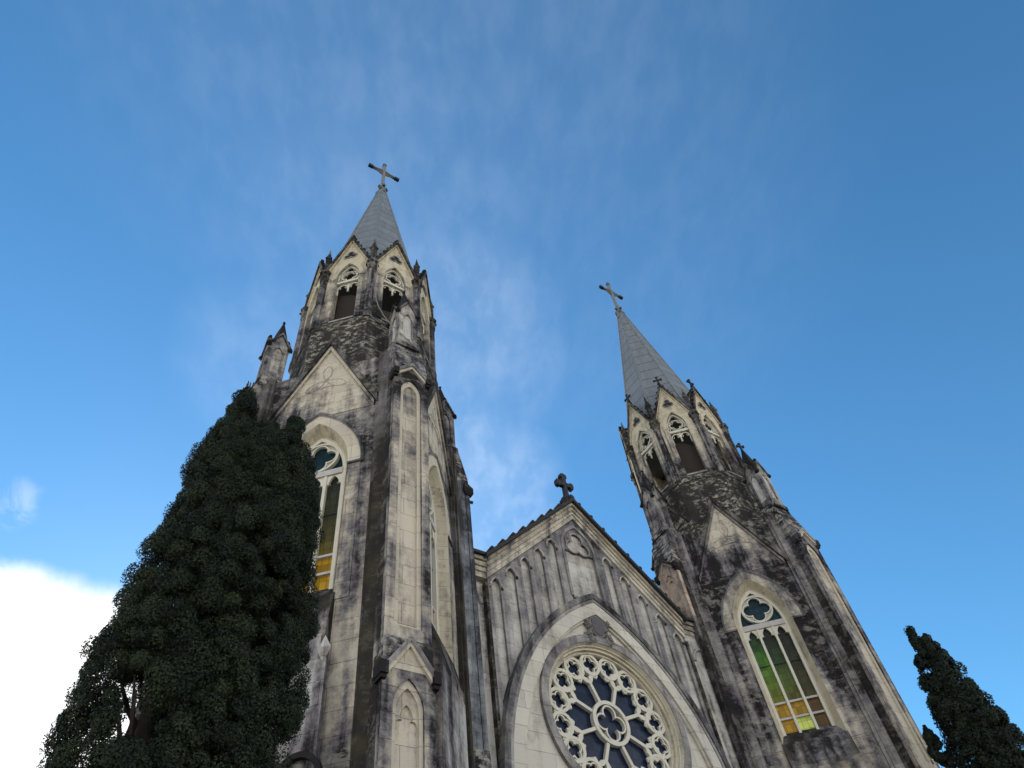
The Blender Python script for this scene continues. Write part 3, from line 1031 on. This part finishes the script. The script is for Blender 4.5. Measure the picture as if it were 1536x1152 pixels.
ar.plate([arch_loop(1.12, 23.2, 26.35, 28.1), arch_loop(.98, 23.1, 26.35, 27.9)], -.1, .05, 'grey_trim', FR)
for (x, y) in [(h[0][0]+.25, h) for h in holes]:
    zt = max(q[1] for q in y)
    # little hood mould and corbel over every niche
    P = [(x+q*1.22, z) for q, z in arch_pts(.25, zt-.42, zt+.06, 6)]
    ar.tube([(a_, b_, .02) for a_, b_ in P], .055, 'arcade_back', FR, 6)
    ar.knob((x+.31, zt-.5, .02), .09, 'dark_trim', FR)
    ar.knob((x-.31, zt-.5, .02), .08, 'arcade_back', FR)
# relief trefoil in the middle niche
ar.plate([arch_loop(1.0, 26.2, 26.35, 27.95), foil(0, 26.72, 3, .40, .42, pi/2, 60)], -.14, -.03, 'arcade', FR)
ar.tube([(x, z, -.02) for x, z in foil(0, 26.72, 3, .40, .40, pi/2, 48)], .05, 'grey_trim', FR, 6, closed=True)
ar.build('blind_arcade', nave, 'grey blind arcade of narrow niches under the gable')

# big pointed blind arch: hood, band, inner field
pa = MB()


def arcR(R, n=30):
    c = OA['c']; zs = OA['zs']
    a1 = math.acos(c/R)
    r = [(-c+R*math.cos(a1*k/n), zs+R*math.sin(a1*k/n)) for k in range(n+1)]
    return [(-x, z) for x, z in r[:-1]]+r[::-1]


def ring(R1, R0, n0, n1, mat, legs=13.5):
    A, B = arcR(R1), arcR(R0)
    L = [(A[0][0], 0)]+A+[(A[-1][0], 0)]
    K_ = [(B[-1][0], 0)]+B[::-1]+[(B[0][0], 0)]
    pa.plate([L+K_], n0, n1, mat, FR)


ring(11.02, 10.74, -.16, .34, 'hood')
ring(10.74, 10.58, -.16, .28, 'grey_trim')
ring(10.58, 9.98, -.16, .24, 'arch_panel')
ring(9.98, 9.88, -.16, .12, 'arch_panel')
B = arcR(9.89)
pa.plate([[(B[0][0], 0)]+B+[(B[-1][0], 0)], circ(0, rose_c, 3.45, 64)], -.16, -.01, 'arch_panel', FR)
pa.build('pointed_arch', nave, 'broad cream pointed arch framing the rose window')

# rose window
rz = MB()
rz.plate([circ(0, rose_c, 3.95, 72), circ(0, rose_c, 3.58, 72)], -.1, .17, 'grey_trim', FR)
rz.loft(circ(0, rose_c, 3.60, 72), .165, circ(0, rose_c, 3.42, 72), -.12, 'yellow', FR, True)
rz.plate([circ(0, rose_c, 3.46, 72), circ(0, rose_c, 3.32, 72)], -.42, -.12, 'yellow', FR)
rz.plate([circ(0, rose_c, 3.38, 72), circ(0, rose_c, 3.22, 72)], -.44, -.26, 'clean', FR)
rz.build('rose_frame', nave)
tr = MB()
N1, N0 = -.36, -.52
for k in range(16):
    an = pi/2+R_(11.25+22.5*k)
    cx, cz = 2.73*math.cos(an), rose_c+2.73*math.sin(an)
    tr.plate([circ(cx, cz, .56, 28), circ(cx, cz, .415, 28)], N0, N1+.03+.002*(k % 2), 'tracery', FR)
    tr.plate([foil(cx, cz, 4, .215, .215, an, 48), foil(cx, cz, 4, .215, .154, an, 48)], N0+.03, N1-.0, 'tracery', FR)
tr.plate([circ(0, rose_c, 1.00, 48), circ(0, rose_c, .83, 48)], N0, N1+.06, 'tracery', FR)
tr.plate([foil(0, rose_c, 4, .43, .385, pi/2, 96), foil(0, rose_c, 4, .43, .306, pi/2, 96)], N0, N1+.02, 'tracery', FR)
for k in range(8):
    an = pi/2+R_(22.5+45*k)
    Mr = FR @ Matrix.Translation((0, rose_c, 0)) @ Matrix.Rotation(an-pi/2, 4, 'Z')
    tr.box(-.075, .075, 1.0, 1.93, N0, N1+.01, 'tracery', Mr)
    # lozenge between two roundels at the outer end of the spoke
    tr.plate([[(0, 1.78), (.24, 1.98), (.42, 2.22), (.2, 2.6), (0, 2.75), (-.2, 2.6), (-.42, 2.22), (-.24, 1.98)], [(0, 1.98), (.07, 2.14), (.20, 2.24), (.07, 2.34), (0, 2.52), (-.07, 2.34), (-.20, 2.24), (-.07, 2.14)]], N0+.01, N1+.015, 'tracery', Mr)
    # spandrel webs that close the petals
    for s in (-1, 1):
        tr.tube([(s*.30, 2.22, N1-.05), (s*.52, 2.02, N1-.05), (s*.62, 2.12, N1-.05)], .075, 'tracery', Mr, 6)
        tr.tube([(s*.045, 1.95, N1-.05), (s*.19, 1.96, N1-.05), (s*.28, 2.14, N1-.05)], .06, 'tracery', Mr, 6)
for k in range(16):    # small triangles against the frame
    an = pi/2+R_(22.5*k)
    Mr = FR @ Matrix.Translation((0, rose_c, 0)) @ Matrix.Rotation(an-pi/2, 4, 'Z')
    tr.box(-.05, .05, 2.5, 3.0, N0+.02, N1-.01, 'tracery', Mr)
tr.plate([circ(0, rose_c, 3.36, 72), circ(0, rose_c, 3.20, 72)], N0, N1+.05, 'tracery', FR)
tr.build('rose_tracery', nave, 'cream stone tracery of the rose window')
for k in range(8):
    an0, an1 = pi/2+R_(-22.5+45*k), pi/2+R_(22.5+45*k)
    gp = MB()
    arc = [(3.3*math.cos(an0+(an1-an0)*q/8), rose_c+3.3*math.sin(an0+(an1-an0)*q/8)) for q in range(9)]
    arc2 = [(.9*math.cos(an1+(an0-an1)*q/4), rose_c+.9*math.sin(an1+(an0-an1)*q/4)) for q in range(5)]
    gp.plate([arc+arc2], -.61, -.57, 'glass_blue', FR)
    gp.build('rose_pane', nave)
gp = MB()
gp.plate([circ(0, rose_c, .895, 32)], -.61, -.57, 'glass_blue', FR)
gp.build('rose_pane', nave)

# coat of arms
ca = MB()
oc = 21.55
sh = [(-.42, oc+.5), (-.2, oc+.62), (0, oc+.7), (.2, oc+.62), (.42, oc+.5), (.46, oc-.05), (.3, oc-.42), (0, oc-.62), (-.3, oc-.42), (-.46, oc-.05)]
ca.plate([sh], -.02, .18, 'crest', FR)
ca.plate([[(x*.8, oc+(z-oc)*.8) for x, z in sh]], 0, .22, 'shield', FR)
rnd = random.Random(5)
for s in (-1, 1):
    for q in range(12):
        f = q/11
        ca.knob((s*(.54+.13*math.sin(f*9)), oc+.62-1.4*f, .08), .15+.07*rnd.random(), 'crest', FR, rnd)
ca.tube([(.48*math.sin(q*pi/10-pi/2)*1.0, oc-.45-.28*math.cos(q*pi/10-pi/2), .12) for q in range(11)], .055, 'plaster', FR, 6)
ca.knob((0, oc+.85, .08), .16, 'crest', FR, rnd)
ca.build('coat_of_arms', nave, 'small dark carved coat of arms above the rose window')

# raking cornice and short level returns
co = MB()


def rake_band(z1, z0, n0, n1, mat):
    hw = 6.06
    co.plate([(-hw, z0-hw*.982), (0, z0), (hw, z0-hw*.982), (hw, z1-hw*.982), (0, z1), (-hw, z1-hw*.982)], n0, n1, mat, FR)


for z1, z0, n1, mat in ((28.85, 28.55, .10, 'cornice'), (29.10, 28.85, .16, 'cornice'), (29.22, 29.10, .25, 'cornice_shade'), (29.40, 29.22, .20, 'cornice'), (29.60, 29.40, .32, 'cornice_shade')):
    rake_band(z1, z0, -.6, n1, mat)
    for s in (-1, 1):
        t0, t1 = sorted((s*6.06, s*7.2))
        co.box(t0, t1, z0-6.06*.982, z1-6.06*.982, -.7, n1-.08, mat, FR)
co.build('cornice', nave, 'cream moulded cornice along the gable edge')

# roof behind the gable
rf = MB()
for s in (-1, 1):
    v = []
    for n in (.50, -32):
        v += [(0, 29.62, n), (0, 29.86, n), (s*6.25, 29.86-6.25*.982, n), (s*6.25, 29.62-6.25*.982, n)]
    rf.raw(v, [(0, 1, 2, 3), (4, 7, 6, 5), (0, 4, 5, 1), (1, 5, 6, 2), (2, 6, 7, 3), (3, 7, 4, 0)], 'tile', FR)
    v = []
    z = 29.62-6.06*.982
    rf.box(*sorted((s*6.2, s*7.5)), z-.02, z+.14, -30, .40, 'tile', FR)
    for k in range(9):
        f = (k+.6)/9
        x, z = s*6.15*f, 29.88-6.15*f*.982
        rf.lathe([(.11, 0), (.11, .45), (.04, .5)], 8, 'tile', FR @ Matrix.Translation((x, z+.02, .05)) , 0)
    rf.tube([(s*.12*k_, 29.95, .45-32.4*k_) for k_ in (0, 1)], .17, 'tile', FR, 8)
rf.build('roof', church, 'dark tiled roof behind the nave gable')

gc = MB()
gz = 29.85
gc.box(-.34, .34, gz, gz+.22, -.3, .30, 'iron', FR)
gc.box(-.24, .24, gz+.22, gz+.42, -.24, .24, 'iron', FR)
Mc = FR
st = [(-.12, gz+.4), (.12, gz+.4), (.10, gz+1.24), (.36, gz+1.25), (.40, gz+1.14), (.58, gz+1.19), (.62, gz+1.40), (.58, gz+1.61), (.40, gz+1.66), (.36, gz+1.54), (.11, gz+1.54),
      (.14, gz+1.92), (.24, gz+1.97), (.20, gz+2.20), (0, gz+2.28)]
st = st+[(-x, z) for x, z in st[::-1][1:-1]]
st = [p for i, p in enumerate(st) if i == 0 or p != st[i-1]]
gc.plate([st], -.13, .13, 'iron', Mc)
gc.build('gable_cross', nave, 'dark stone cross with flared arms on the gable tip')

# nave body behind, side walls
nb = MB()
for s in (-1, 1):
    nb.box(*sorted((s*6.0, s*6.5)), 0, 23.3, -34, -.8, 'wall_low', FR)
nb.box(-6.5, 6.5, 0, 23.3, -34.5, -34, 'wall_low', FR)
nb.plate([(-6.4, 23.3), (6.4, 23.3), (0, 29.6)], -34.4, -34, 'wall_low', FR)
nb.build('nave_body', church)
# portal (below the picture)
po = MB()
po.plate([arch_loop(2.6, 0, 4.5, 8.4), arch_loop(2.0, -.01, 4.5, 7.4)], -.1, .35, 'clean', FR)
po.build('portal_surround', nave)
dr = MB()
for s in (-1, 1):
    dr.box(*sorted((s*.01, s*2.0)), 0.01, 4.6, .02, .12, 'wood', FR)
dr.plate([arch_loop(2.0, 4.62, 4.63, 7.4)], .02, .10, 'wood', FR)
dr.build('door', nave)

# ------------------------------------------------------------------ sagging cable
cb = MB()
P = [(-14.03, -3.95, 40.2), (-14.12, -4.05, 38.0), (-14.1, -4.1, 36.2), (-13.95, -4.25, 35.0), (-13.7, -4.6, 33.6), (-13.45, -5.0, 32.4), (-13.2, -5.35, 31.5), (-12.9, -5.55, 30.9), (-12.55, -5.6, 30.4)]
cb.tube(P, .028, 'cable', I4, 5)
tag(cb.build('cable'), 'thin pale cable sagging from the left belfry corner down to a pinnacle', 'cable')


# ------------------------------------------------------------------ cypresses
def foliage(name, parent, clumps, per, size, mat, seed, aspect=.72):
    """clumps: list of (centre, radius, outward, tint); many small leaf blades through each clump"""
    rg = np.random.default_rng(seed)
    n = len(clumps)
    C = np.repeat(np.array([c[0] for c in clumps], float), per, 0)
    Rr = np.repeat(np.array([c[1] for c in clumps], float), per)[:, None]
    O = np.repeat(np.array([c[2] for c in clumps], float), per, 0)
    tint = np.repeat(np.array([c[3] for c in clumps], float), per)
    N = n*per
    d = rg.normal(size=(N, 3))
    d /= np.linalg.norm(d, axis=1)[:, None]
    dot = (d*O).sum(1)[:, None]
    d = np.where(dot < -.35, -d, d)                 # the buried side of a tuft carries no leaves
    rad = .62+.40*rg.random((N, 1))**.5
    d2 = d+O*.12
    pos = C+d2*Rr*rad*np.array([1, 1, 1.1])
    ax = rg.normal(size=(N, 3))
    ax -= d*(ax*d).sum(1)[:, None]*.75
    ax += d*.25
    ax /= np.linalg.norm(ax, axis=1)[:, None]
    sd_ = np.cross(ax, d+rg.normal(size=(N, 3))*.38)
    sd_ /= np.linalg.norm(sd_, axis=1)[:, None]+1e-9
    L = size*(.6+.8*rg.random((N, 1)))
    Wd = L*aspect
    a = pos-ax*L*.5
    b = pos+sd_*Wd*.5
    c = pos+ax*L*.6
    e = pos-sd_*Wd*.5
    V = np.stack([a, b, c, e], 1).reshape(-1, 3)
    me = bpy.data.meshes.new(name)
    me.vertices.add(N*4); me.vertices.foreach_set('co', V.astype(np.float32).ravel())
    me.loops.add(N*4); me.loops.foreach_set('vertex_index', np.arange(N*4, dtype=np.int32))
    me.polygons.add(N)
    me.polygons.foreach_set('loop_start', np.arange(0, N*4, 4, dtype=np.int32))
    me.polygons.foreach_set('loop_total', np.full(N, 4, np.int32))
    me.update(calc_edges=True)
    at = me.attributes.new('tint', 'FLOAT', 'POINT')
    tt = np.clip(tint+rg.normal(size=N)*.10, 0, 1)
    at.data.foreach_set('value', np.repeat(tt, 4).astype(np.float32))
    me.materials.append(MATS[mat])
    ob = bpy.data.objects.new(name, me)
    COL.objects.link(ob)
    ob.parent = parent
    return ob


def cypress(name, loc, label, leaders, nclump, cr, per, size, mat, seed, gaps=0., holes=()):
    """leaders: (dx, dy, z0, top, radius, power)"""
    root = empty(name, loc)
    tag(root, label, 'tree')
    rg = random.Random(seed)
    tm = MB()
    for (dx, dy, z0, top, rad, pw) in leaders:
        tm.tube([(dx*.2, dy*.2, -.05), (dx*.6, dy*.6, top*.2), (dx, dy, top*.5), (dx, dy, top*.95)], [.24, .19, .13, .03], 'bark', I4, 8)
        for k in range(40):
            z = z0+(top-z0)*rg.random()*.9
            q = rg.uniform(0, 2*pi)
            r = .7*rad*(1-((z-z0)/(top-z0))**pw)**.8
            tm.tube([(dx, dy, z-.4), (dx+r*.5*math.cos(q), dy+r*.5*math.sin(q), z), (dx+r*math.cos(q), dy+r*math.sin(q), z+.6)], [.05, .035, .012], 'bark', I4, 5)
    tm.build('trunk', root)
    cl = []
    tot = sum((l[3]-l[2])*l[4] for l in leaders)
    for (dx, dy, z0, top, rad, pw) in leaders:
        n = int(nclump*(top-z0)*rad/tot)
        lob = [(rg.uniform(0, 2*pi), rg.uniform(z0, top), rg.uniform(.78, 1.25)) for _ in range(70)]
        k = 0
        while k < n:
            f = rg.random()
            z = z0+(top-z0)*f
            R = rad*(1-f**pw)**.85
            if rg.random() > (R/rad)*.9+.12: continue
            q = rg.uniform(0, 2*pi)
            m = 1.
            for (lq, lz, lm) in lob:                     # billows: nearby lobes push the skin out or in
                dq = abs((q-lq+pi) % (2*pi)-pi)*R
                dd = math.hypot(dq, z-lz)
                if dd < .9: m += (lm-1)*(1-dd/.9)
            inner = rg.random() < .3
            r = R*m*(rg.uniform(.35, .8) if inner else rg.uniform(.86, 1.05))
            if gaps and not inner and rg.random() < gaps: continue
            if holes:
                pw_ = Vector((loc[0]+dx+r*math.cos(q), loc[1]+dy+r*math.sin(q), z))
                if any((pw_-hp).cross(hd).length < hr for hp, hd, hr in holes):
                    k += 1
                    continue
            o = (math.cos(q)*.9, math.sin(q)*.9, .45)
            c = cr*rg.uniform(.62, 1.4)*(1 if R > cr*1.5 else .7)
            cl.append(((dx+r*math.cos(q), dy+r*math.sin(q), z), c, o, rg.random()**1.3*.9))
            k += 1
        for k in range(12):                              # wispy tip
            cl.append(((dx+rg.uniform(-.012, .012)*k, dy+rg.uniform(-.012, .012)*k, top-.06*k), min(cr, .05+.014*k), (0, 0, 1), .3))
    foliage('crown', root, cl, per, size, mat, seed)
    return root


HD = ((6.8, 27.42, 0.205), (5.64, 28.69, 0.175), (5.8, 26.22, 0.175), (8.98, 33.99, 0.13), (6.95, 42.52, 0.15), (7.98, 25.96, 0.15), (7.84, 34.97, 0.13), (8.87, 41.94, 0.14))
# sky and sun gaps right through the crown: (point on the gap's axis, direction, radius)
HOLES = []
for az_, el_, hr_ in HD:
    HOLES.append((Vector((-21.388, -23.095, 1.65)), Vector(dirv(az_, el_)), hr_))
# big cypress in front of the left tower; offsets run along the camera's left-right direction at 8 degrees
tx, ty = math.cos(R_(8)), -math.sin(R_(8))
base = (-19.997+.40*tx, -13.192+.40*ty, 0)
cypress('cypress_tree', base, 'big dense dark green cypress with two tops in front of the left tower',
        ((-.50*tx, -.5*ty, .6, 13.3, .92, 3.6), (.46*tx, .46*ty, .6, 12.85, .86, 5.5), (.05*tx, .05*ty, .6, 12.95, 1.0, 4),
         (-.50*tx, -.5*ty, 11.0, 13.8, .42, 1.0), (.52*tx, .52*ty, 11.0, 13.25, .40, 1.0)),
        4700, .17, 520, .027, 'leaf', 11, 0., HOLES)
# two cypresses beyond the right tower, 36 m away
az = R_(69)
D = 36.0
ox, oy = -21.388+D*math.sin(az), -23.095+D*math.cos(az)
tx, ty = math.cos(az), -math.sin(az)
k = 36/42.
lt = lambda t: (ox+t*k*tx, oy+t*k*ty, 0)
zt = lambda z: 1.65+(z-1.65)*k
cypress('cypress_tree', lt(-1.75), 'tall dark cypress against the sky right of the right tower',
        ((-.05*tx, -.05*ty, .8, zt(22.4), 1.45, 2.3), (.45*tx, .45*ty, .8, zt(21.8), 1.5, 2.3)),
        1900, .28, 260, .085, 'leaf_far', 21, .05)
cypress('cypress_tree', lt(-3.75), 'small dark cypress tucked between the right tower and the tall cypress',
        ((.15*tx, .15*ty, .8, zt(17.7), 1.0, 1.7),),
        650, .22, 260, .08, 'leaf_far', 31, .05)
